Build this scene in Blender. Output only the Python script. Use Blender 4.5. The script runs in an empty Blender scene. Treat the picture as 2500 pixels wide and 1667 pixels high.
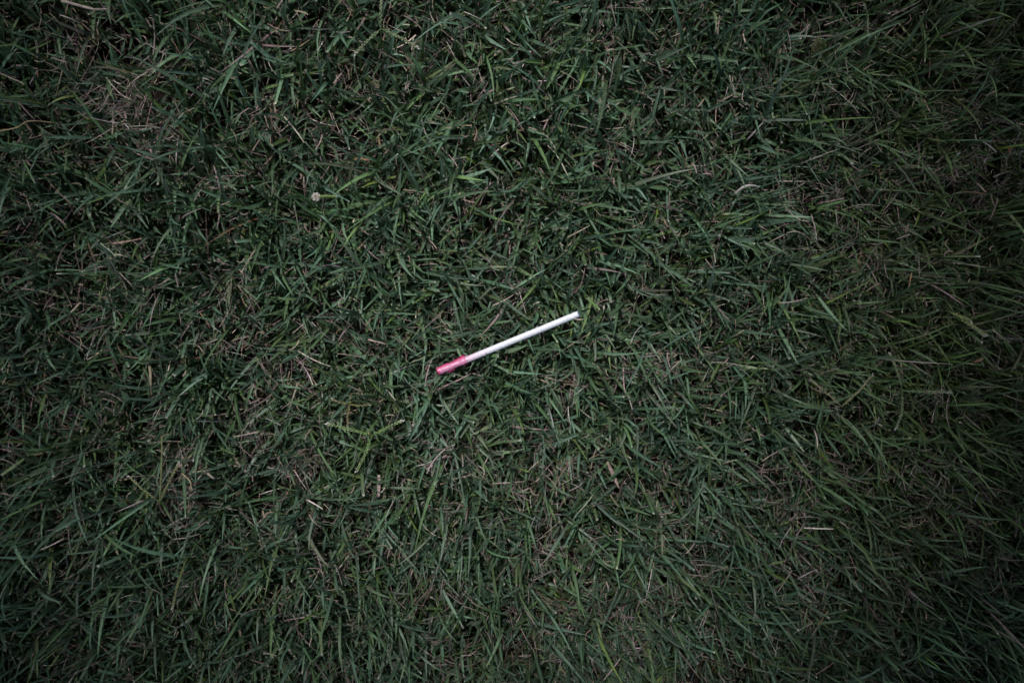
import bpy, bmesh, math, random
import numpy as np
from mathutils import Vector, Matrix

R = math.radians
SC = bpy.context.scene
COL = SC.collection
rng = np.random.default_rng(11)
random.seed(11)

# ------------------------------------------------------------------ camera
CAM = Vector((0.0, 0.0, 0.435))
LENS = 24.0
FPX = LENS / 36.0 * 2500.0                       # focal length in photograph pixels
VIEW = Vector((0.075, -0.135, -1.0)).normalized()
cam_data = bpy.data.cameras.new('camera')
cam_data.lens = LENS
cam_data.sensor_width = 36.0
cam_data.clip_start = 0.01
cam_data.clip_end = 2000.0
cam = bpy.data.objects.new('camera', cam_data)
COL.objects.link(cam)
zc = -VIEW
xc = Vector((0, 1, 0)).cross(zc).normalized()
yc = zc.cross(xc).normalized()
rot = Matrix((xc, yc, zc)).transposed()
cam.matrix_world = Matrix.Translation(CAM) @ rot.to_4x4()
SC.camera = cam

ZS = 0.0415                                      # height of the lollipop stick above the soil
def P(px, py, z):
    """Point of the lawn at height z that the photograph shows at pixel (px, py)."""
    z = z + (0.004 if 0.03 <= z < 0.05 and z not in (ZS, ZS + 0.001) else 0)
    d = rot @ Vector(((px - 1250.0) / FPX, -(py - 833.5) / FPX, -1.0))
    return CAM + d * ((z - CAM.z) / d.z)

# ------------------------------------------------------------------ light
SUN_EL, SUN_AZ = R(54), R(112)                   # azimuth counted from +X
world = bpy.data.worlds.new('World')
SC.world = world
world.use_nodes = True
nt = world.node_tree
bg = nt.nodes['Background']
sky = nt.nodes.new('ShaderNodeTexSky')
sky.sky_type = 'NISHITA'
sky.sun_disc = False
sky.sun_elevation = SUN_EL
sky.sun_rotation = R(90) - SUN_AZ
sky.air_density = 1.0
sky.dust_density = 4.0
nt.links.new(sky.outputs[0], bg.inputs['Color'])
bg.inputs['Strength'].default_value = 0.05
sun_data = bpy.data.lights.new('sun', 'SUN')
sun_data.energy = 1.5
sun_data.angle = R(10)
sun_data.color = (1.0, 0.98, 0.97)
sun = bpy.data.objects.new('sun', sun_data)
COL.objects.link(sun)
sun_dir = Vector((math.cos(SUN_EL) * math.cos(SUN_AZ), math.cos(SUN_EL) * math.sin(SUN_AZ), math.sin(SUN_EL)))
sun.rotation_euler = sun_dir.to_track_quat('Z', 'Y').to_euler()

SC.view_settings.view_transform = 'Standard'
SC.view_settings.look = 'None'
SC.view_settings.exposure = 2.22
SC.view_settings.gamma = 1.0
SC.view_settings.use_curve_mapping = False
SC.render.engine = 'CYCLES'
SC.cycles.max_bounces = 6
SC.cycles.transparent_max_bounces = 4

# ------------------------------------------------------------------ helpers
def tag(o, label=None, cat=None, group=None, kind=None):
    if label: o['label'] = label
    if cat: o['category'] = cat
    if group: o['group'] = group
    if kind: o['kind'] = kind
    return o

def attr_material(name, rough=0.5, spec=0.4, translucent=0.0, noise=0.0, noise_scale=400.0, tint=(1, 1, 1), coat=0.0):
    """Diffuse colour read from the mesh's own 'tint' attribute, with fine procedural mottling."""
    m = bpy.data.materials.new(name)
    m.use_nodes = True
    t = m.node_tree
    N, L = t.nodes, t.links
    b = N['Principled BSDF']
    a = N.new('ShaderNodeAttribute'); a.attribute_name = 'tint'
    tc = N.new('ShaderNodeTexCoord')
    n = N.new('ShaderNodeTexNoise'); n.inputs['Scale'].default_value = noise_scale; n.inputs['Detail'].default_value = 3
    mr = N.new('ShaderNodeMapRange')
    mr.inputs['To Min'].default_value = 1 - noise; mr.inputs['To Max'].default_value = 1 + noise
    mr.inputs['From Min'].default_value = 0.3; mr.inputs['From Max'].default_value = 0.7
    mul = N.new('ShaderNodeVectorMath'); mul.operation = 'SCALE'
    L.new(tc.outputs['Object'], n.inputs['Vector'])
    L.new(n.outputs['Fac'], mr.inputs['Value'])
    L.new(a.outputs['Color'], mul.inputs[0])
    L.new(mr.outputs['Result'], mul.inputs['Scale'])
    L.new(mul.outputs[0], b.inputs['Base Color'])
    b.inputs['Roughness'].default_value = rough
    b.inputs['Specular IOR Level'].default_value = spec
    b.inputs['Coat Weight'].default_value = coat
    if translucent:
        out = N['Material Output']
        tr = N.new('ShaderNodeBsdfTranslucent')
        hs = N.new('ShaderNodeVectorMath'); hs.operation = 'MULTIPLY'; hs.inputs[1].default_value = (1.1, 1.15, 0.8)
        L.new(mul.outputs[0], hs.inputs[0]); L.new(hs.outputs[0], tr.inputs['Color'])
        mx = N.new('ShaderNodeMixShader'); mx.inputs[0].default_value = translucent
        L.new(b.outputs[0], mx.inputs[1]); L.new(tr.outputs[0], mx.inputs[2]); L.new(mx.outputs[0], out.inputs['Surface'])
    return m

MAT_BLADE = attr_material('grass_blade', 0.42, 0.5, 0.22, 0.14, 350)
MAT_STRAW = attr_material('dry_straw', 0.7, 0.25, 0.10, 0.25, 500)
MAT_SEED = attr_material('seed_spike', 0.6, 0.3, 0.10, 0.25, 900)
MAT_PAPER = attr_material('rolled_paper', 0.5, 0.35, 0.0, 0.008, 300)
MAT_CANDY = attr_material('candy_glaze', 0.33, 0.45, 0.0, 0.14, 450, coat=0.15)

def mesh_from(name, verts, faces, colors, mat, parent=None, smooth=True):
    """verts (V,3), faces (F,4) of quads or a list of faces, colors (V,3) as the 'tint' attribute."""
    me = bpy.data.meshes.new(name)
    verts = np.asarray(verts, np.float32)
    if isinstance(faces, np.ndarray):
        F = len(faces); k = faces.shape[1]
        me.vertices.add(len(verts)); me.vertices.foreach_set('co', verts.ravel())
        me.loops.add(F * k); me.loops.foreach_set('vertex_index', faces.ravel().astype(np.int32))
        me.polygons.add(F); me.polygons.foreach_set('loop_start', np.arange(0, F * k, k, dtype=np.int32))
        me.update(calc_edges=True)
    else:
        me.from_pydata(verts.tolist(), [], faces)
    at = me.attributes.new('tint', 'FLOAT_COLOR', 'POINT')
    c4 = np.ones((len(verts), 4), np.float32); c4[:, :3] = colors
    at.data.foreach_set('color', c4.ravel())
    if smooth:
        me.polygons.foreach_set('use_smooth', np.ones(len(me.polygons), bool))
    me.materials.append(mat)
    me.update()
    o = bpy.data.objects.new(name, me)
    COL.objects.link(o)
    if parent: o.parent = parent
    return o

def value_noise(x, y, cell, seed):
    """Smooth 2-D value noise in 0..1."""
    g = np.random.default_rng(seed).random((256, 256))
    u, v = x / cell + 100.0, y / cell + 100.0
    i, j = np.floor(u).astype(int), np.floor(v).astype(int)
    fu, fv = u - i, v - j
    fu, fv = fu * fu * (3 - 2 * fu), fv * fv * (3 - 2 * fv)
    q = lambda a, b: g[(i + a) % 256, (j + b) % 256]
    return (q(0, 0) * (1 - fu) + q(1, 0) * fu) * (1 - fv) + (q(0, 1) * (1 - fu) + q(1, 1) * fu) * fv

# the lollipop stick's line, needed to press the grass down under it
STICK_A, STICK_B = P(1071, 906, ZS), P(1413, 766, ZS + 0.001)
STICK_R = 0.00188
A2, B2 = np.array(STICK_A[:2]), np.array(STICK_B[:2])

def press_down(v):
    """Grass under the lollipop stick bends below it."""
    d = B2 - A2; L2 = d @ d
    t = np.clip(((v[..., :2] - A2) @ d) / L2, -0.02, 1.02)
    dist = np.linalg.norm(v[..., :2] - (A2 + t[..., None] * d), axis=-1)
    lim = ZS - STICK_R - 0.0002 + np.maximum(dist - 0.0022, 0) * 1.6
    v[..., 2] = np.where(dist < 0.02, np.minimum(v[..., 2], lim), v[..., 2])
    return v

def ribbons(p0, az, el, droop, curl, roll, length, width, fold, cut, cols, tipcol, segs=6, dried=False, press=True):
    """Many leaf blades at once: folded ribbons that arch along their length. Returns verts, quads, colours."""
    n = len(az)
    t = np.linspace(0, 1, segs + 1)
    if segs == 6: t = np.array([0, 0.14, 0.32, 0.52, 0.72, 0.93, 1.0])
    T = t[None, :] * cut[:, None]                                  # cut < 1: a mown blade ends early
    E = el[:, None] - droop[:, None] * T ** 1.3
    A = az[:, None] + curl[:, None] * T ** 1.5
    D = np.stack([np.cos(E) * np.cos(A), np.cos(E) * np.sin(A), np.sin(E)], -1)
    step = (length * cut)[:, None, None] * np.diff(t)[None, :, None]
    pos = np.concatenate([np.zeros((n, 1, 3)), np.cumsum((D[:, :-1] + D[:, 1:]) * 0.5 * step, 1)], 1) + p0[:, None, :]
    side0 = np.stack([-np.sin(A), np.cos(A), np.zeros_like(A)], -1)
    up = np.cross(D, side0)
    r = (roll[:, None] * (0.4 + 0.9 * T))[..., None]
    side = side0 * np.cos(r) + up * np.sin(r)
    nrm = np.cross(D, side)
    if dried:
        w = width[:, None] * (1 - 0.55 * T)
    else:
        w = width[:, None] * (0.5 + 0.5 * np.clip(T / 0.22, 0, 1)) * np.clip(1 - T ** 2.4, 0, 1) ** 0.85
    w = np.maximum(w, width[:, None] * 0.04)
    sgn = np.where(nrm[..., 2:3] < 0, -1.0, 1.0)
    ctr = pos - nrm * sgn * (fold[:, None] * w)[..., None]
    lft, rgt = pos + side * w[..., None] * 0.5, pos - side * w[..., None] * 0.5
    V = np.stack([lft, ctr, rgt], 2)                                # n, rings, 3, 3
    V[..., 2] = np.maximum(V[..., 2], 0.0008)
    if press: V = press_down(V)
    rings = segs + 1
    base = (np.arange(n) * rings * 3)[:, None, None]
    k = (np.arange(segs) * 3)[None, :, None]
    q = np.array([[0, 1, 4, 3], [1, 2, 5, 4]]).reshape(1, 1, 8)
    F = (base + k + q).reshape(-1, 4)
    tip = (np.clip((t - 0.93) / 0.07, 0, 1) if segs == 6 else np.clip((t - 0.86) / 0.10, 0, 1))[None, :, None]
    basec = np.clip(1 - T / 0.18, 0, 1)[..., None]
    C = cols[:, None, :] * (0.94 + 0.12 * T[..., None])
    C = C * (1 - basec * 0.45) + np.array([0.17, 0.21, 0.07]) * basec * 0.45
    C = C * (1 - tip) + tipcol[:, None, :] * tip
    C = np.repeat(C[:, :, None, :], 3, 2)
    C[:, :, 1, :] *= 1.13                                          # paler midrib
    return V.reshape(-1, 3), F, C.reshape(-1, 3)

def join(chunks):
    vs, fs, cs, off = [], [], [], 0
    for v, f, c in chunks:
        vs.append(v); fs.append(f + off); cs.append(c); off += len(v)
    return np.concatenate(vs), np.concatenate(fs), np.concatenate(cs)

# ------------------------------------------------------------------ ground
corners = [P(x, y, 0.02) for x, y in ((0, 0), (2500, 0), (0, 1667), (2500, 1667))]
CX = (min(c.x for c in corners) + max(c.x for c in corners)) / 2
CY = (min(c.y for c in corners) + max(c.y for c in corners)) / 2
PW, PH = 0.92, 0.72                                                # the patch of lawn built blade by blade

m = bpy.data.materials.new('soil'); m.use_nodes = True
N, L = m.node_tree.nodes, m.node_tree.links
b = N['Principled BSDF']; b.inputs['Roughness'].default_value = 0.95
tc = N.new('ShaderNodeTexCoord'); n1 = N.new('ShaderNodeTexNoise'); n1.inputs['Scale'].default_value = 90; n1.inputs['Detail'].default_value = 8
cr = N.new('ShaderNodeValToRGB')
cr.color_ramp.elements[0].position = 0.35; cr.color_ramp.elements[0].color = (0.012, 0.009, 0.008, 1)
cr.color_ramp.elements[1].position = 0.7; cr.color_ramp.elements[1].color = (0.05, 0.037, 0.03, 1)
bp = N.new('ShaderNodeBump'); bp.inputs['Distance'].default_value = 0.004
L.new(tc.outputs['Object'], n1.inputs['Vector']); L.new(n1.outputs['Fac'], cr.inputs['Fac']); L.new(cr.outputs['Color'], b.inputs['Base Color'])
L.new(n1.outputs['Fac'], bp.inputs['Height']); L.new(bp.outputs['Normal'], b.inputs['Normal'])
me = bpy.data.meshes.new('ground')
me.from_pydata([(-300, -300, 0), (300, -300, 0), (300, 300, 0), (-300, 300, 0)], [], [(0, 1, 2, 3)])
me.materials.append(m)
g = bpy.data.objects.new('ground', me); COL.objects.link(g)
tag(g, kind='structure')

# ------------------------------------------------------------------ the turf
AREA = PW * PH * 1e4                                                # cm2

def pick(n, pal, w, spread):
    pal = np.array(pal); idx = rng.choice(len(pal), n, p=np.array(w) / sum(w))
    c = pal[idx] * np.exp(rng.normal(0, spread, (n, 1))) * np.exp(rng.normal(0, 0.06, (n, 3)))
    return c

def green_colours(n):
    return pick(n, [(0.090, 0.158, 0.096), (0.130, 0.214, 0.146), (0.084, 0.147, 0.062), (0.115, 0.185, 0.064), (0.16, 0.23, 0.04), (0.16, 0.160, 0.12)],
                [38, 30, 18, 9, 1.6, 4], 0.30)

def straw_colours(n):
    return pick(n, [(0.26, 0.195, 0.185), (0.38, 0.30, 0.285), (0.16, 0.115, 0.112), (0.55, 0.47, 0.44), (0.28, 0.18, 0.11)], [38, 26, 26, 8, 2], 0.25)

# spots where dry straw shows most, seen in the photograph
TUFTS = [(P(x, y, 0.03), r_) for x, y, r_ in ((430, 1175, .014), (445, 1240, .010), (330, 330, .012), (665, 262, .010), (300, 240, .009), (1378, 1160, .010),
         (1620, 885, .011), (930, 1180, .008), (1400, 960, .008), (700, 930, .008), (560, 820, .008), (1980, 1500, .009),
         (1950, 1270, .010), (1780, 250, .008), (260, 620, .009), (2050, 490, .009), (1650, 1440, .007))]
def tuft_at(x, y):
    f = np.zeros_like(x)
    for c, r_ in TUFTS:
        f = np.maximum(f, np.exp(-((x - c.x) ** 2 + (y - c.y) ** 2) / r_ ** 2))
    return f

def build_turf(cx, cy):
    chunks = []
    # shoots, each with a few leaves set alternately on a leaning culm
    ns = int(AREA * 3.5)
    x = cx + (rng.random(ns) - 0.5) * PW; y = cy + (rng.random(ns) - 0.5) * PH
    dens = value_noise(x, y, 0.030, 5) * 0.6 + value_noise(x, y, 0.012, 6) * 0.4
    keep = rng.random(ns) < np.clip(0.64 + 1.2 * (dens - 0.25), 0.5, 1) * (1 - 0.45 * tuft_at(x, y))
    x, y, dens = x[keep], y[keep], dens[keep]; ns = len(x)
    hgt = (0.011 + 0.020 * rng.random(ns) ** 0.8) * (0.82 + 0.36 * value_noise(x, y, 0.05, 7))
    laz = rng.random(ns) * 2 * np.pi + 0
    lean = R(3) + R(40) * rng.random(ns)
    laz = np.where(rng.random(ns) < 0.35, value_noise(x, y, 0.09, 8) * 4 * np.pi, laz)
    top = np.stack([x + np.cos(laz) * np.tan(lean) * hgt, y + np.sin(laz) * np.tan(lean) * hgt, hgt], 1)
    bot = np.stack([x, y, np.zeros(ns)], 1)
    plane = rng.random(ns) * 2 * np.pi
    shade = np.exp(rng.normal(0, 0.12, (ns, 1)))
    hue = green_colours(ns)
    nl = rng.integers(3, 7, ns)
    for k in range(6):
        s = np.where(nl > k)[0]; n = len(s)
        f = (0.45 + 0.55 * (k + 1) / nl[s]) * (1 - 0.08 * rng.random(n))
        p0 = bot[s] + (top[s] - bot[s]) * f[:, None]
        az = plane[s] + (k % 2) * np.pi + rng.normal(0, 0.45, n)
        el = R(26) + R(54) * rng.random(n)
        el = np.where(k == nl[s] - 1, el + R(12), el)
        droop = R(3) + R(46) * rng.random(n) ** 1.4
        curl = rng.normal(0, 0.25, n)
        roll = rng.normal(0, 0.55, n)
        ln = (0.0130 + 0.023 * rng.random(n) ** 1.3) * (0.8 + 0.45 * dens[s])
        ln = np.where(rng.random(n) < 0.06, ln * 1.55, ln)
        wd = 0.00140 + 0.00120 * rng.random(n)
        fold = 0.08 + 0.32 * rng.random(n)
        cutb = rng.random(n) < 0.20
        cut = np.where(cutb, 0.45 + 0.45 * rng.random(n), 1.0)
        cols = (hue[s] * 0.5 + green_colours(n) * 0.5) * shade[s]
        fr = np.clip((p0[:, 0] - P(1850, 600, 0.03).x) / 0.11, 0, 1) * np.clip((p0[:, 1] + 0.27) / 0.12, 0.35, 1)
        wd = wd * (1 - 0.22 * fr)
        cols = cols * (1 + fr[:, None] * np.array([0.10, 0.0, -0.28]))
        brown = rng.random(n) < 0.03
        wd = np.where(brown, wd * 0.6, wd)
        cols[brown] = straw_colours(brown.sum())
        tipc = np.where(cutb[:, None], np.array([0.58, 0.55, 0.48]) * (0.5 + 0.7 * rng.random((n, 1))), cols * 1.05)
        dry_tip = (~cutb) & (rng.random(n) < 0.12)
        tipc[dry_tip] = (0.30, 0.23, 0.14)
        chunks.append(ribbons(p0, az, el, droop, curl, roll, ln, wd, fold, cut, cols, tipc))
    # two blades that reach over the edge of the lollipop stick
    q0 = np.array([P(1191, 888, 0.0385), P(1408, 748, 0.0445)]); q1 = np.array([P(1187, 861, 0.0455), P(1421, 775, 0.0440)])
    dq = q1 - q0; lq = np.linalg.norm(dq, axis=1)
    cq = np.array([[0.075, 0.145, 0.085], [0.07, 0.13, 0.08]])
    chunks.append(ribbons(q0, np.arctan2(dq[:, 1], dq[:, 0]), np.arcsin(dq[:, 2] / lq), np.zeros(2), np.zeros(2), np.zeros(2), lq,
                          np.array([0.0017, 0.0012]), np.full(2, 0.15), np.ones(2), cq, cq, press=False))
    grass = join(chunks)
    # culms and runners: narrow, yellow-green
    chunks = []
    s = np.where(rng.random(ns) < 0.55)[0]; n = len(s)
    d = top[s] - bot[s]; ln = np.linalg.norm(d, axis=1)
    c = pick(n, [(0.11, 0.17, 0.045), (0.17, 0.19, 0.05), (0.16, 0.13, 0.08)], [5, 3, 2], 0.2)
    chunks.append(ribbons(bot[s], np.arctan2(d[:, 1], d[:, 0]), np.arcsin(d[:, 2] / ln), np.zeros(n), np.zeros(n), rng.normal(0, 0.6, n), ln,
                          np.full(n, 0.0011), np.full(n, 0.5), np.ones(n) * 0.98, c, c, segs=2, dried=True))
    culms = join(chunks)
    # dry thatch between and below the green blades, in loose tufts
    chunks = []
    nt_ = int(AREA * 3.0)
    x = cx + (rng.random(nt_) - 0.5) * PW; y = cy + (rng.random(nt_) - 0.5) * PH
    th = value_noise(x, y, 0.012, 15) * 0.6 + value_noise(x, y, 0.035, 16) * 0.4
    tf = tuft_at(x, y)
    keep = rng.random(nt_) < np.clip(0.30 + 1.0 * (th - 0.42) + 0.6 * tf, 0.12, 1)
    x, y, th, tf = x[keep], y[keep], th[keep], tf[keep]; nt_ = len(x)
    taz = rng.random(nt_) * 2 * np.pi
    for k in range(6):
        n = nt_
        loose = rng.random(n) < 0.35
        az = np.where(loose, rng.random(n) * 2 * np.pi, taz + rng.normal(0, 0.28, n))
        z = 0.005 + 0.034 * rng.random(n) ** 0.9 * (0.62 + 0.55 * th + 0.45 * tf)
        p0 = np.stack([x + rng.normal(0, 0.0032, n), y + rng.normal(0, 0.0032, n), z], 1)
        el = rng.normal(R(8), R(20), n)
        ln = 0.006 + 0.015 * rng.random(n)
        wd = 0.00030 + 0.0007 * rng.random(n) ** 2.2
        c = straw_colours(n)
        bright = rng.random(n) < 0.3
        tipc = np.where(bright[:, None], np.array([[0.55, 0.47, 0.40]]), c)
        chunks.append(ribbons(p0, az, el, rng.normal(0, 0.45, n), rng.normal(0, 0.45, n), rng.normal(0, 1.0, n), ln, wd,
                              0.1 + 0.4 * rng.random(n), np.ones(n), c, tipc, segs=4, dried=True))
    # chaff: a few short pale clippings that lie on top
    n = int(AREA * 0.8)
    x = cx + (rng.random(n) - 0.5) * PW; y = cy + (rng.random(n) - 0.5) * PH
    c = pick(n, [(0.40, 0.31, 0.26), (0.28, 0.20, 0.16)], [1, 1], 0.2)
    chunks.append(ribbons(np.stack([x, y, 0.028 + 0.012 * rng.random(n)], 1), rng.random(n) * 2 * np.pi, rng.normal(0, 0.3, n), rng.normal(0, 0.7, n),
                          rng.normal(0, 1.2, n), rng.normal(0, 1, n), 0.003 + 0.007 * rng.random(n), 0.0003 + 0.0006 * rng.random(n),
                          np.full(n, 0.25), np.ones(n), c, c, segs=4, dried=True))
    # loose tufts of longer pale straw
    for c0, r_ in TUFTS:
        n = int(15 * (r_ / 0.010) ** 3)
        a = rng.random(n) * 2 * np.pi; q = r_ * np.sqrt(rng.random(n)) * 0.9
        ta = rng.random() * 2 * np.pi
        az = np.where(rng.random(n) < 0.6, ta + rng.normal(0, 0.35, n), rng.random(n) * 2 * np.pi)
        p0 = np.stack([c0.x + np.cos(a) * q, c0.y + np.sin(a) * q, 0.024 + 0.015 * rng.random(n)], 1)
        c = pick(n, [(0.40, 0.30, 0.26), (0.50, 0.41, 0.35), (0.30, 0.21, 0.18)], [4, 3, 3], 0.2)
        chunks.append(ribbons(p0, az, rng.normal(0.1, 0.2, n), rng.normal(0.2, 0.4, n), rng.normal(0, 0.4, n), rng.normal(0, 0.8, n),
                              0.007 + 0.013 * rng.random(n), 0.0005 + 0.0008 * rng.random(n) ** 2, np.full(n, 0.25), np.ones(n), c, c * 1.2, segs=4, dried=True))
    thatch = join(chunks)
    return grass, culms, thatch

grass, culms, thatch = build_turf(CX, CY)
gr = mesh_from('grass', *join([grass, culms]), MAT_BLADE)
tag(gr, 'dense short blue-green turf of pointed blades covering the ground', 'grass', kind='stuff')
th = mesh_from('dry_thatch', *thatch, MAT_STRAW)
tag(th, 'brown dry thatch and clippings showing between the green blades', 'thatch', kind='stuff')
# the lawn goes on around the patch in view
for i in (-2, -1, 0, 1, 2):
    for j in (-2, -1, 0, 1, 2):
        if i == 0 and j == 0: continue
        for src, lab, cat in ((gr, 'green turf continuing beyond the patch in view', 'grass'), (th, 'dry thatch continuing beyond the patch in view', 'thatch')):
            c = src.copy(); COL.objects.link(c)
            c.location = (i * PW, j * PH, 0)
            tag(c, lab, cat, group='surrounding lawn', kind='stuff')

# ------------------------------------------------------------------ small builders
def empty(name, loc):
    o = bpy.data.objects.new(name, None); o.empty_display_size = 0.01
    COL.objects.link(o); o.location = loc
    return o

def tube(points, radii, sides=8, bumps=None, squash=1.0):
    """A closed tube along points; returns verts and faces. bumps(i, k) scales the radius of ring i, corner k."""
    pts = [Vector(p) for p in points]; V = []; F = []
    for i, p in enumerate(pts):
        d = (pts[min(i + 1, len(pts) - 1)] - pts[max(i - 1, 0)]).normalized()
        a = d.cross(Vector((0, 0, 1)))
        a = a.normalized() if a.length > 1e-4 else Vector((1, 0, 0))
        b = a.cross(d).normalized()
        for k in range(sides):
            q = 2 * math.pi * k / sides
            r = radii[i] * (bumps(i, k) if bumps else 1)
            V.append(p + a * math.cos(q) * r + b * math.sin(q) * r * squash)
    for i in range(len(pts) - 1):
        for k in range(sides):
            k2 = (k + 1) % sides
            F.append((i * sides + k, i * sides + k2, (i + 1) * sides + k2, (i + 1) * sides + k))
    F.append(tuple(range(sides))[::-1]); F.append(tuple((len(pts) - 1) * sides + k for k in range(sides)))
    return V, F

def spline(pts, n):
    """Catmull-Rom through 3-D points, n samples."""
    p = [np.array(q, float) for q in pts]
    p = [2 * p[0] - p[1]] + p + [2 * p[-1] - p[-2]]
    out = []; m_ = len(p) - 3
    for s in np.linspace(0, m_ - 1e-9, n):
        i = int(s); t = s - i; a, b_, c, d = p[i:i + 4]
        out.append(0.5 * ((2 * b_) + (-a + c) * t + (2 * a - 5 * b_ + 4 * c - d) * t * t + (-a + 3 * b_ - 3 * c + d) * t ** 3))
    return [Vector(q) for q in out]

def local(V, o):
    return [(v - o) for v in V]

# ------------------------------------------------------------------ unseen tree added overhead to darken the edges of the view
GAP_AT = P(1230, 790, 0.03)                                         # centre of the light pool let through the added tree
GAP_R = 0.145  # opening sized so brightness falls off like lens vignetting
def build_added_tree():
    base = Vector((0.45, 1.45, 0.0))
    o = bpy.data.objects.new('added_shade_tree', None); COL.objects.link(o); o.location = base
    tag(o, 'unseen leafy tree added above the lawn to darken its edges', 'tree')
    bark = bpy.data.materials.new('bark'); bark.use_nodes = True
    N, L = bark.node_tree.nodes, bark.node_tree.links
    b = N['Principled BSDF']; b.inputs['Roughness'].default_value = 0.9
    nz = N.new('ShaderNodeTexNoise'); nz.inputs['Scale'].default_value = 14; nz.inputs['Detail'].default_value = 8
    cr = N.new('ShaderNodeValToRGB'); cr.color_ramp.elements[0].color = (0.05, 0.035, 0.025, 1); cr.color_ramp.elements[1].color = (0.17, 0.13, 0.10, 1)
    tc = N.new('ShaderNodeTexCoord'); mp = N.new('ShaderNodeMapping'); mp.inputs['Scale'].default_value = (1, 1, 0.2)
    L.new(tc.outputs['Object'], mp.inputs['Vector']); L.new(mp.outputs['Vector'], nz.inputs['Vector'])
    L.new(nz.outputs['Fac'], cr.inputs['Fac']); L.new(cr.outputs['Color'], b.inputs['Base Color'])
    bp = N.new('ShaderNodeBump'); bp.inputs['Distance'].default_value = 0.02
    L.new(nz.outputs['Fac'], bp.inputs['Height']); L.new(bp.outputs['Normal'], b.inputs['Normal'])
    tr = random.Random(8)
    def added_limb(name, pts, r0, r1, parent=o):
        c = spline(pts, 14)
        V, F = tube(c, [r0 + (r1 - r0) * i / 13 for i in range(14)], 10)
        return mesh_from(name, V, F, np.array([(0.1, 0.08, 0.06)] * len(V)), bark, parent)
    added_limb('added_trunk', [(0, 0, 0), (0.03, -0.02, 0.8), (-0.02, 0.02, 1.5), (-0.05, 0.0, 2.3)], 0.15, 0.07)
    for k in range(9):
        a = k * 2.4 + 0.3; rr = tr.uniform(1.8, 3.2)
        end = Vector((math.cos(a) * rr, math.sin(a) * rr, tr.uniform(1.9, 2.5)))
        d = (GAP_AT + sun_dir * ((end.z) / sun_dir.z)) - base
        if (end.xy - d.xy).length < 0.6: continue
        added_limb('added_limb', [(0, 0, 1.1 + 0.1 * k), end * 0.45 + Vector((0, 0, 0.95)), end], 0.06, 0.012)
    n = 150000
    g_ = np.random.default_rng(21)
    # clumps of leaves spread through a flattened crown
    nc = 800
    cp = g_.normal(0, 1, (nc, 3)); cp /= np.linalg.norm(cp, axis=1)[:, None]; cp *= g_.random((nc, 1)) ** 0.4
    cp = cp * [4.4, 4.4, 0.5] + [-0.6, -0.9, 2.15]
    idx = g_.integers(0, nc, n)
    p = cp[idx] + g_.normal(0, 1, (n, 3)) * [0.24, 0.24, 0.12]
    wp = p + np.array(base)
    dd = np.array(sun_dir); rel = wp - np.array(GAP_AT)
    dist = np.linalg.norm(rel - (rel @ dd)[:, None] * dd, axis=1)
    ragged = GAP_R + 0.05 + 0.04 * g_.random(n)
    p = p[(dist > ragged) & (wp[:, 2] > 1.5)]; n = len(p)
    az = g_.random(n) * 2 * np.pi; el = g_.normal(-0.35, 0.45, n)
    d = np.stack([np.cos(el) * np.cos(az), np.cos(el) * np.sin(az), np.sin(el)], 1)
    s_ = np.stack([-np.sin(az), np.cos(az), g_.normal(0, 0.4, n)], 1); s_ /= np.linalg.norm(s_, axis=1)[:, None]
    u = np.cross(d, s_)
    L_ = (0.065 + 0.05 * g_.random(n))[:, None]; W = L_ * 0.27
    V = np.stack([p, p + d * L_ * .45 + s_ * W + u * W * .25, p + d * L_, p + d * L_ * .45 - s_ * W + u * W * .25, p + d * L_ * .45], 1).reshape(-1, 3)
    k = (np.arange(n) * 5)[:, None, None]
    F = (k + np.array([[0, 1, 4], [1, 2, 4], [2, 3, 4], [3, 0, 4]])).reshape(-1, 3)
    C = np.array([0.055, 0.085, 0.028]) * np.exp(g_.normal(0, 0.3, (n, 1)))
    m_ = attr_material('added_tree_leaf', 0.5, 0.4, 0.2, 0.1, 30)
    c = mesh_from('added_crown', V, F, np.repeat(C, 5, 0), m_, o)
    c['kind'] = 'stuff'

build_added_tree()

# ------------------------------------------------------------------ the lollipop stick
root = empty('lollipop_stick', STICK_A)
tag(root, 'white paper lollipop stick with red candy residue lying on the grass', 'lollipop stick')
ax = STICK_B - STICK_A
SL = ax.length; axn = ax.normalized()
n = 60
pts = [STICK_A + ax * (i / (n - 1)) for i in range(n)]
V, F = tube(pts, [STICK_R] * n, 24)
F = F[:-1]                                                           # the far end is open: a rolled paper tube
# inner wall and rim of the open end
inner = []
end = pts[-1]
a_ = axn.cross(Vector((0, 0, 1))).normalized(); b_ = a_.cross(axn).normalized()
off = len(V)
for s, r in ((0.0, STICK_R * 0.985), (0.0004, STICK_R * 0.93), (-0.0001, STICK_R * 0.55), (-0.006, STICK_R * 0.5)):
    for k in range(24):
        q = 2 * math.pi * k / 24
        V.append(end + axn * s + a_ * math.cos(q) * r + b_ * math.sin(q) * r)
for ring in range(4):
    o0 = (n - 1) * 24 if ring == 0 else off + (ring - 1) * 24
    o1 = off + ring * 24
    for k in range(24):
        k2 = (k + 1) % 24
        F.append((o0 + k, o0 + k2, o1 + k2, o1 + k))
F.append(tuple(off + 72 + k for k in range(24)))
cols = []
for i, v in enumerate(V):
    t = (Vector(v) - STICK_A).dot(axn) / SL
    pink = max(0.0, min(1.0, (0.46 - t) / 0.30)) ** 1.6
    c = np.array([0.85, 0.86, 0.95]) * (1 - pink) + np.array([0.86, 0.55, 0.70]) * pink
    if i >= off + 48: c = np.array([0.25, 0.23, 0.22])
    cols.append(c)
st = mesh_from('stick', local(V, STICK_A), F, np.array(cols), MAT_PAPER, root)

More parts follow.
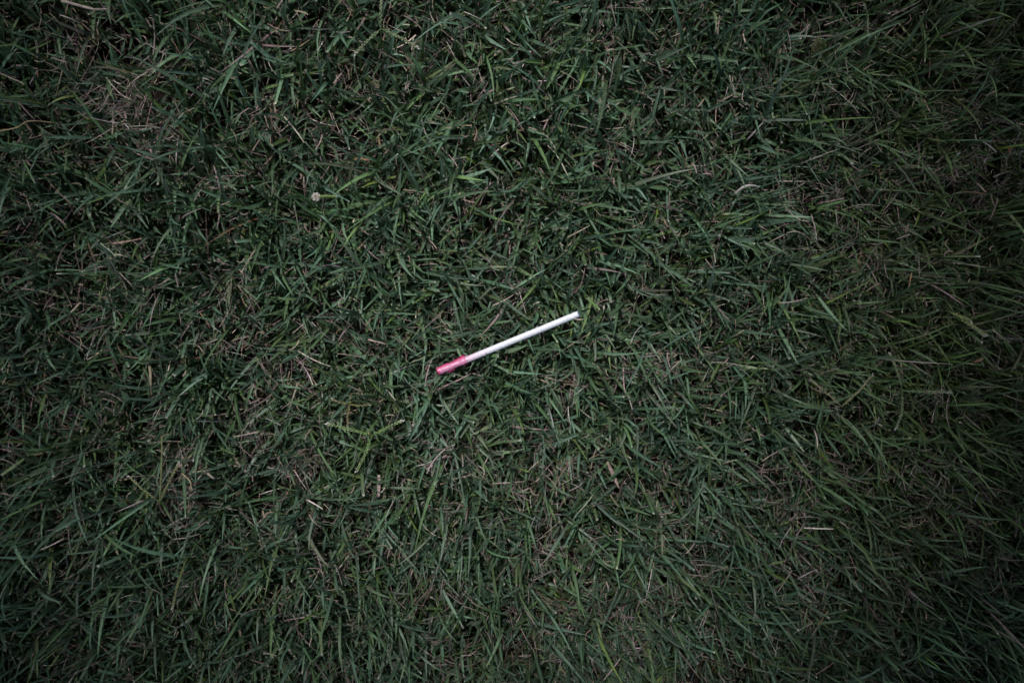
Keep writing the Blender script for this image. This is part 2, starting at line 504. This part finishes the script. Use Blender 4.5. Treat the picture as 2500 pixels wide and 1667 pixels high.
# the candy left on the stick: a thin glaze with thicker ragged ridges
n, sides = 90, 40
CL = 0.0205
pts = [STICK_A - axn * 0.0006 + axn * (CL * i / (n - 1)) for i in range(n)]
nr = np.random.default_rng(3)
lump = nr.random((24, 12))
def smooth_noise(u, v):
    u = u * 23; i = int(u); f = u - i; j = int(v * 12) % 12; g = v * 12 - int(v * 12)
    f = f * f * (3 - 2 * f); g = g * g * (3 - 2 * g)
    q = lambda a, b: lump[min(i + a, 23), (j + b) % 12]
    return (q(0, 0) * (1 - f) + q(1, 0) * f) * (1 - g) + (q(0, 1) * (1 - f) + q(1, 1) * f) * g
thick = np.zeros((n, sides))
def blob(t, t0, s): return math.exp(-((t - t0) / s) ** 2)
for i in range(n):
    t = i / (n - 1)
    for k in range(sides):
        q = k / sides                                               # 0: one side of the stick, .25: top, .5: other side
        ang = lambda c: math.exp(-((((q - c + 0.5) % 1) - 0.5) / 0.075) ** 2)
        lo, up = ang(0.97), ang(0.53)
        h = 0.00006 + 0.00012 * smooth_noise(t, q)
        h += up * (0.00115 * blob(t, 0.80, 0.085) + 0.0005 * blob(t, 0.62, 0.10) + 0.00045 * blob(t, 0.27, 0.12) + 0.0002)
        h += lo * (0.0010 * blob(t, 0.36, 0.12) + 0.0005 * blob(t, 0.80, 0.07) + 0.00035 * blob(t, 0.1, 0.2))
        h += 0.00022 * blob(t, 0.0, 0.06)
        h *= 0.35 + 1.2 * smooth_noise((t * 1.7) % 1, q)
        h += (up * blob(t, 0.82, 0.03) * 0.0004 + lo * blob(t, 0.44, 0.025) * 0.0005)
        fade = min(1, (1 - t) / 0.10)
        thick[i, k] = h * fade
def bumps(i, k): return 1.0
V, F = tube(pts, [STICK_R] * n, sides)
W = []
for i in range(n):
    for k in range(sides):
        v = Vector(V[i * sides + k]); c = pts[i]
        out = (v - c).normalized()
        # torn edge towards the bare stick
        sh = 0.0
        if i > n - 14: sh = -0.0035 * smooth_noise(k / sides, 0.3) * (i - (n - 14)) / 14
        W.append(c + out * (STICK_R + 0.00002 + thick[i, k]) + axn * sh)
cols = []
for i in range(n):
    for k in range(sides):
        h = thick[i, k] * 1000
        s = min(1.0, h / 0.45) ** 0.85
        rag = smooth_noise((i / n * 2.3) % 1, (k / sides * 1.9) % 1)
        s = min(1, max(0, s * (0.55 + 0.9 * rag)))
        edge = abs(math.cos(2 * math.pi * k / sides)) ** 2.2         # the glaze has run down to both sides of the stick
        s = max(s, min(1, edge * (0.45 + 0.9 * rag)) * min(1, max(0, (0.97 - i / n) / 0.12)), 0.9 * math.exp(-(i / n / 0.04) ** 2))
        thin = np.array([0.88, 0.44, 0.66]); red = np.array([0.55, 0.010, 0.12])
        if i / n > 0.8: thin = thin * (1 - (i / n - 0.8) * 5) + np.array([0.80, 0.56, 0.65]) * (i / n - 0.8) * 5
        cols.append(thin * (1 - s) + red * s)
cd = mesh_from('candy_residue', local(W, STICK_A), F, np.array(cols), MAT_CANDY, root)
tag(cd, 'ragged red and pink candy glaze at the lower left end')

# ------------------------------------------------------------------ grass seed heads
def spike_mesh(a, b, sag, width, colA, colB, tipc, seed, start=0.12):
    """One spike of a seed head: a thin axis with two close rows of small pointed spikelets."""
    r = random.Random(seed)
    a, b = Vector(a), Vector(b)
    mid = (a + b) / 2 + Vector((r.uniform(-.0006, .0006), r.uniform(-.0006, .0006), sag))
    ln = (b - a).length
    pts = spline([a, mid, b], 16)
    V, F = tube(pts, [0.00028] * 16, 5)
    C = [np.array(colA)] * len(V)
    nsp = max(6, int(ln / 0.0009))
    dense = spline([a, mid, b], nsp + 1)
    for i in range(int(nsp * start), nsp):
        p = dense[i]; d = (dense[i + 1] - dense[i]).normalized()
        s = d.cross(Vector((0, 0, 1))).normalized(); u = s.cross(d).normalized()
        side = 1 if i % 2 else -1
        dirv = (d + s * side * r.uniform(.10, .22) + u * r.uniform(-.1, .25)).normalized()
        L_ = r.uniform(0.0019, 0.0025); w = width * r.uniform(.24, .33)
        c0 = p + s * side * width * 0.12 + u * 0.0002
        ring = []
        off = len(V)
        sv = dirv.cross(u).normalized(); uv = sv.cross(dirv)
        V.append(c0)
        for t, ww in ((0.35, 1.0), (0.7, 0.75)):
            for k in range(5):
                q = 2 * math.pi * k / 5
                V.append(c0 + dirv * L_ * t + sv * math.cos(q) * w * ww + uv * math.sin(q) * w * ww * 0.8)
        V.append(c0 + dirv * L_)
        for k in range(5):
            k2 = (k + 1) % 5
            F.append((off, off + 1 + k2, off + 1 + k))
            F.append((off + 1 + k, off + 1 + k2, off + 6 + k2, off + 6 + k))
            F.append((off + 6 + k, off + 6 + k2, off + 11))
        mixf = i / nsp
        cc = np.array(colA) * (1 - mixf) + np.array(colB) * mixf
        if i > nsp * 0.9: cc = np.array(tipc)
        cc = cc * r.uniform(.75, 1.25)
        C += [cc * 0.8] + [cc] * 5 + [cc * 1.15] * 5 + [cc * 1.4]
    return V, F, np.array(C)

GREEN_A, GREEN_B, PALE = (0.13, 0.20, 0.09), (0.30, 0.32, 0.20), (0.52, 0.50, 0.46)

def seed_head(label, hub, zh, arms, width=0.0017, colA=GREEN_A, colB=GREEN_B, stem_to=None, seed=1, smooth_arm=None):
    H = P(hub[0], hub[1], zh)
    o = empty('grass_seed_head', H)
    tag(o, label, 'seed head', 'forked seed heads standing above the turf')
    for i, (x, y, z) in enumerate(arms):
        B = P(x, y, z)
        if smooth_arm == i:
            pts = spline([H, (H + B) / 2 + Vector((0.0008, 0, 0.001)), B], 10)
            V, F = tube(pts, [0.0005] * 6 + [0.0004] * 4, 6); C = np.array([colA] * len(V))
            mesh_from('stalk', local(V, H), F, C, MAT_SEED, o)
            continue
        V, F, C = spike_mesh(H, B, 0.0015, width, colA, colB, PALE, seed * 10 + i)
        mesh_from('spike', local(V, H), F, C, MAT_SEED, o)
    S = P(*stem_to, 0.006) if stem_to else Vector((H.x + 0.004, H.y + 0.004, 0.004))
    pts = spline([H, (H * 0.5 + S * 0.5) + Vector((0.001, -0.001, 0.003)), S], 10)
    V, F = tube(pts, [0.00042] * 10, 6)
    mesh_from('stem', local(V, H), F, np.array([(0.10, 0.14, 0.04)] * len(V)), MAT_SEED, o)
    return o

seed_head('three-armed green seed head at the top edge, its arms spread like a tripod', (930, 71), 0.050,
          [(866, 134, 0.046), (1021, 118, 0.047), (932, -14, 0.054)], stem_to=(926, 175), seed=1)
seed_head('bright yellow-green three-armed seed head below and left of the lollipop stick', (909, 1062), 0.044,
          [(798, 1033, 0.042), (983, 1026, 0.046), (870, 1151, 0.044)], width=0.0020, colA=(0.15, 0.25, 0.07), colB=(0.24, 0.29, 0.15), stem_to=(900, 1062), seed=2)
seed_head('small brownish seed head just above the bright yellow-green one', (855, 986), 0.035,
          [(811, 974, 0.034), (903, 987, 0.035), (849, 1040, 0.034), (856, 966, 0.035)], width=0.0013, colA=(0.22, 0.21, 0.08), colB=(0.26, 0.20, 0.13), seed=3)
seed_head('thin pale forked seed head with a straight central stalk, low on the left', (390, 1225), 0.040,
          [(314, 1161, 0.040), (438, 1128, 0.043), (395, 1066, 0.040)], width=0.0013, colA=(0.24, 0.27, 0.12), colB=(0.30, 0.30, 0.16), stem_to=(396, 1290), seed=4, smooth_arm=2)
seed_head('large three-armed seed head on the right, arms up, down and to the right', (2203, 953), 0.046,
          [(2172, 862, 0.050), (2320, 957, 0.048), (2187, 1046, 0.044)], stem_to=(2195, 948), seed=5)
seed_head('two-armed seed head shaped like a V, one arm straw-pale and one green', (2054, 992), 0.036,
          [(1979, 927, 0.038), (2130, 915, 0.040)], width=0.0012, colA=(0.36, 0.33, 0.18), colB=(0.42, 0.37, 0.27), stem_to=(2050, 990), seed=6)
seed_head('fat pale green double spike by the right edge', (2322, 763), 0.046,
          [(2405, 820, 0.047), (2371, 786, 0.048)], width=0.0024, colA=(0.26, 0.30, 0.10), colB=(0.34, 0.38, 0.18), stem_to=(2270, 716), seed=7)
seed_head('slender single spike pointing down in the lower left of the lawn', (452, 1371), 0.040,
          [(421, 1487, 0.040)], width=0.0014, colA=(0.20, 0.24, 0.08), colB=(0.28, 0.27, 0.15), stem_to=(500, 1284), seed=8)

# fuzzy flower head, upper right
r = random.Random(4)
A0, B0 = P(1988, 131, 0.040), P(1999, 94, 0.046)
o = empty('fuzzy_seed_head', A0)
tag(o, 'dull fuzzy oval seed head among the blades at the upper right', 'seed head')
V, F, C = [], [], []
for i in range(260):
    t = r.random(); p = A0.lerp(B0, t); rad = 0.0016 * math.sin(math.pi * min(1, 0.12 + t * 0.86)) + 0.0003
    d = Vector((r.gauss(0, 1), r.gauss(0, 1), r.gauss(0, 1))).normalized()
    q = p + d * rad * r.uniform(.5, 1); tip = q + (d + (B0 - A0).normalized() * .7).normalized() * 0.0012
    s = d.cross(Vector((0.3, 0.2, 1))).normalized() * 0.00018
    k = len(V); V += [q - s, q + s, tip]; F.append((k, k + 1, k + 2)); c = np.array((0.20, 0.20, 0.10)) * r.uniform(.6, 1.5); C += [c] * 3
mesh_from('bristles', local(V, A0), F, np.array(C), MAT_SEED, o, smooth=False)
V, F = tube([A0 + Vector((0.002, -0.003, -0.03)), A0, A0.lerp(B0, .9)], [0.0004, 0.0004, 0.0009], 6)
mesh_from('stem', local(V, A0), F, np.array([(0.13, 0.14, 0.05)] * len(V)), MAT_SEED, o)

# white fluff on its cut green stalk
Fc = P(772, 481, 0.053)
o = empty('fluffy_flower', Fc)
tag(o, 'small white fluffy flower head on a cut yellow-green stalk', 'flower')
V, F, C = [], [], []
for i in range(700):
    d = Vector((r.gauss(0, 1), r.gauss(0, 1), r.gauss(0, .8))).normalized()
    L_ = 0.0021 * r.uniform(.7, 1.1); s = d.cross(Vector((r.random(), r.random(), 1))).normalized() * 0.00009
    q = d * 0.0004; tip = d * L_ + Vector((r.gauss(0, .00025), r.gauss(0, .00025), r.gauss(0, .0002)))
    k = len(V); V += [q - s, q + s, tip + s * .8, tip - s * .8]; F.append((k, k + 1, k + 2, k + 3)); c = np.array((0.80, 0.74, 0.70)) * r.uniform(.7, 1.1); C += [c] * 4
mesh_from('fluff', V, F, np.array(C), MAT_STRAW, o, smooth=False)
E = P(823, 481, 0.051)
V, F = tube(spline([Fc + (E - Fc) * .12, Fc.lerp(E, .5) + Vector((0, .0003, .0006)), E], 10), [0.0008] * 8 + [0.0009, 0.0010], 10)
C = np.array([(0.13, 0.19, 0.05)] * len(V)); C[-10:] = (0.5, 0.5, 0.42)
mesh_from('stalk', local(V, Fc), F, C, MAT_SEED, o)

# ------------------------------------------------------------------ single dry stalks that stand out
def dry_stalk(label, pts, w, col=(0.50, 0.42, 0.33), name='dry_grass_stalk', flat=0.45, group='pale dry stalks lying on top of the turf'):
    q = [P(x, y, z / 1000.0) for x, y, z in pts]
    o_ = q[0].copy()
    n_ = 18
    c = spline(q, n_)
    rr = random.Random(int(pts[0][0] * 7 + pts[0][1]))
    rad = [w / 2000.0 * (1 - 0.55 * (i / (n_ - 1)) ** 1.5) * rr.uniform(.9, 1.1) for i in range(n_)]
    V, F = tube(c, rad, 7, squash=flat)
    C = np.repeat(np.array([np.array(col) * rr.uniform(.8, 1.15) for _ in range(n_)]), 7, 0)
    o = mesh_from(name, local(V, o_), F, C, MAT_STRAW)
    o.location = o_
    tag(o, label, 'dry stalk', group)
    return o

dry_stalk('short curved white dry stalk right of centre above the other curved one', [(1794, 474, 37), (1815, 457, 42), (1835, 453, 42), (1856, 457, 37)], 1.6, (0.62, 0.56, 0.52))
dry_stalk('long thin arched beige stalk between the white curved one and the right side', [(1868, 598, 33), (1905, 578, 38), (1944, 565, 40), (1984, 588, 32)], 0.75, (0.50, 0.42, 0.33))
dry_stalk('pale bark-like strip at the upper left corner', [(150, 2, 40), (208, 18, 43), (235, 24, 43), (266, 22, 40)], 1.6, (0.36, 0.31, 0.26))
dry_stalk('thin grey stalk just below the pale strip in the upper left corner', [(146, 37, 38), (172, 46, 40), (196, 57, 38)], 0.7, (0.36, 0.30, 0.27))
dry_stalk('thin straight beige stalk beside the right end of the lollipop stick', [(1353, 870, 31), (1395, 841, 35), (1443, 812, 36)], 0.8, (0.40, 0.31, 0.24))
dry_stalk('tan stalk running in from the left edge', [(-8, 322, 36), (40, 312, 40), (72, 296, 40), (134, 300, 34)], 0.9, (0.34, 0.26, 0.15))
dry_stalk('hooked pale stalk right of the thin forked seed head', [(442, 1153, 38), (466, 1180, 41), (452, 1214, 40), (441, 1250, 36)], 0.9, (0.48, 0.38, 0.24))
dry_stalk('straight pale stalk hanging beside the hooked one', [(468, 1188, 41), (461, 1222, 39), (459, 1256, 35)], 0.8, (0.50, 0.41, 0.28))
dry_stalk('pair-like long greyish stalk low on the left under the seed heads', [(424, 1316, 36), (455, 1312, 38), (487, 1303, 35)], 0.8, (0.45, 0.37, 0.34))
dry_stalk('thin pale stalk lying nearly level right of the lollipop stick', [(1903, 740, 36), (1940, 736, 38), (1972, 727, 37)], 0.8, (0.46, 0.38, 0.33))
dry_stalk('faint beige stalk rising to the right above the lollipop stick end', [(1385, 580, 33), (1412, 566, 37), (1440, 551, 36)], 0.9, (0.48, 0.42, 0.30))
dry_stalk('pale slanting stalk on the far right below the fat double spike', [(2424, 805, 40), (2440, 818, 42), (2466, 836, 40)], 0.9, (0.42, 0.34, 0.27))
dry_stalk('small curled white stalk near the centre left of the turf', [(479, 1024, 38), (492, 1012, 41), (496, 1000, 40)], 0.6, (0.58, 0.52, 0.44))
dry_stalk('yellow-brown thin stalk slanting in the top middle', [(710, 126, 36), (735, 112, 40), (757, 97, 38)], 0.8, (0.38, 0.27, 0.18))
dry_stalk('dark rusty stalk by the upper right edge', [(2462, 360, 36), (2466, 374, 38), (2460, 392, 34)], 1.2, (0.30, 0.12, 0.06))
dry_stalk('bristly cream stalk standing at the far left', [(365, 893, 38), (368, 925, 41), (368, 948, 39), (371, 967, 35)], 1.5, (0.40, 0.33, 0.22))

# flat dry leaf scraps
def leaf_scrap(label, a, b, z, w, col, seed):
    A_, B_ = P(*a, z), P(*b, z + 0.001); d = B_ - A_; s = d.cross(Vector((0, 0, 1))).normalized()
    rr = random.Random(seed); n_ = 10; V, F, C = [], [], []
    for i in range(n_):
        t = i / (n_ - 1)
        ww = w * (0.35 + 0.65 * math.sin(math.pi * min(1, 0.15 + .8 * t))) * rr.uniform(.8, 1.15) / 2000
        c = A_ + d * t + Vector((0, 0, 0.0012 * math.sin(3 * t + seed)))
        for u in (-1, -.4, .4, 1):
            V.append(c + s * u * ww + Vector((0, 0, abs(u) * ww * 0.6 + rr.uniform(0, .0001)))); C.append(np.array(col) * rr.uniform(.8, 1.2))
    for i in range(n_ - 1):
        for k in range(3):
            F.append((i * 4 + k, i * 4 + k + 1, i * 4 + k + 5, i * 4 + k + 4))
    o = mesh_from('dry_leaf', local(V, A_), F, np.array(C), MAT_STRAW); o.location = A_
    mod = o.modifiers.new('thickness', 'SOLIDIFY'); mod.thickness = 0.00015
    tag(o, label, 'dry leaf', 'scraps of dry leaf caught in the turf')

leaf_scrap('reddish brown leaf scrap at the right edge above the large seed head', (2374, 882), (2404, 874), 0.038, 1.8, (0.34, 0.20, 0.14), 1)
leaf_scrap('pinkish wide dry blade under the bright yellow-green seed head', (926, 1157), (924, 1215), 0.034, 2.0, (0.46, 0.36, 0.33), 2)
leaf_scrap('crumpled beige leaf scrap in the upper left turf', (660, 232), (676, 292), 0.034, 1.5, (0.30, 0.24, 0.18), 3)
leaf_scrap('broad brown dry blade low in the middle right', (1484, 1128), (1510, 1190), 0.034, 2.0, (0.36, 0.27, 0.24), 4)
leaf_scrap('pale torn leaf scrap on the left by the hooked stalk', (499, 1152), (526, 1166), 0.036, 1.3, (0.36, 0.31, 0.26), 5)
leaf_scrap('orange-brown narrow leaf scrap in the upper middle left', (866, 388), (905, 392), 0.034, 1.4, (0.30, 0.18, 0.10), 6)
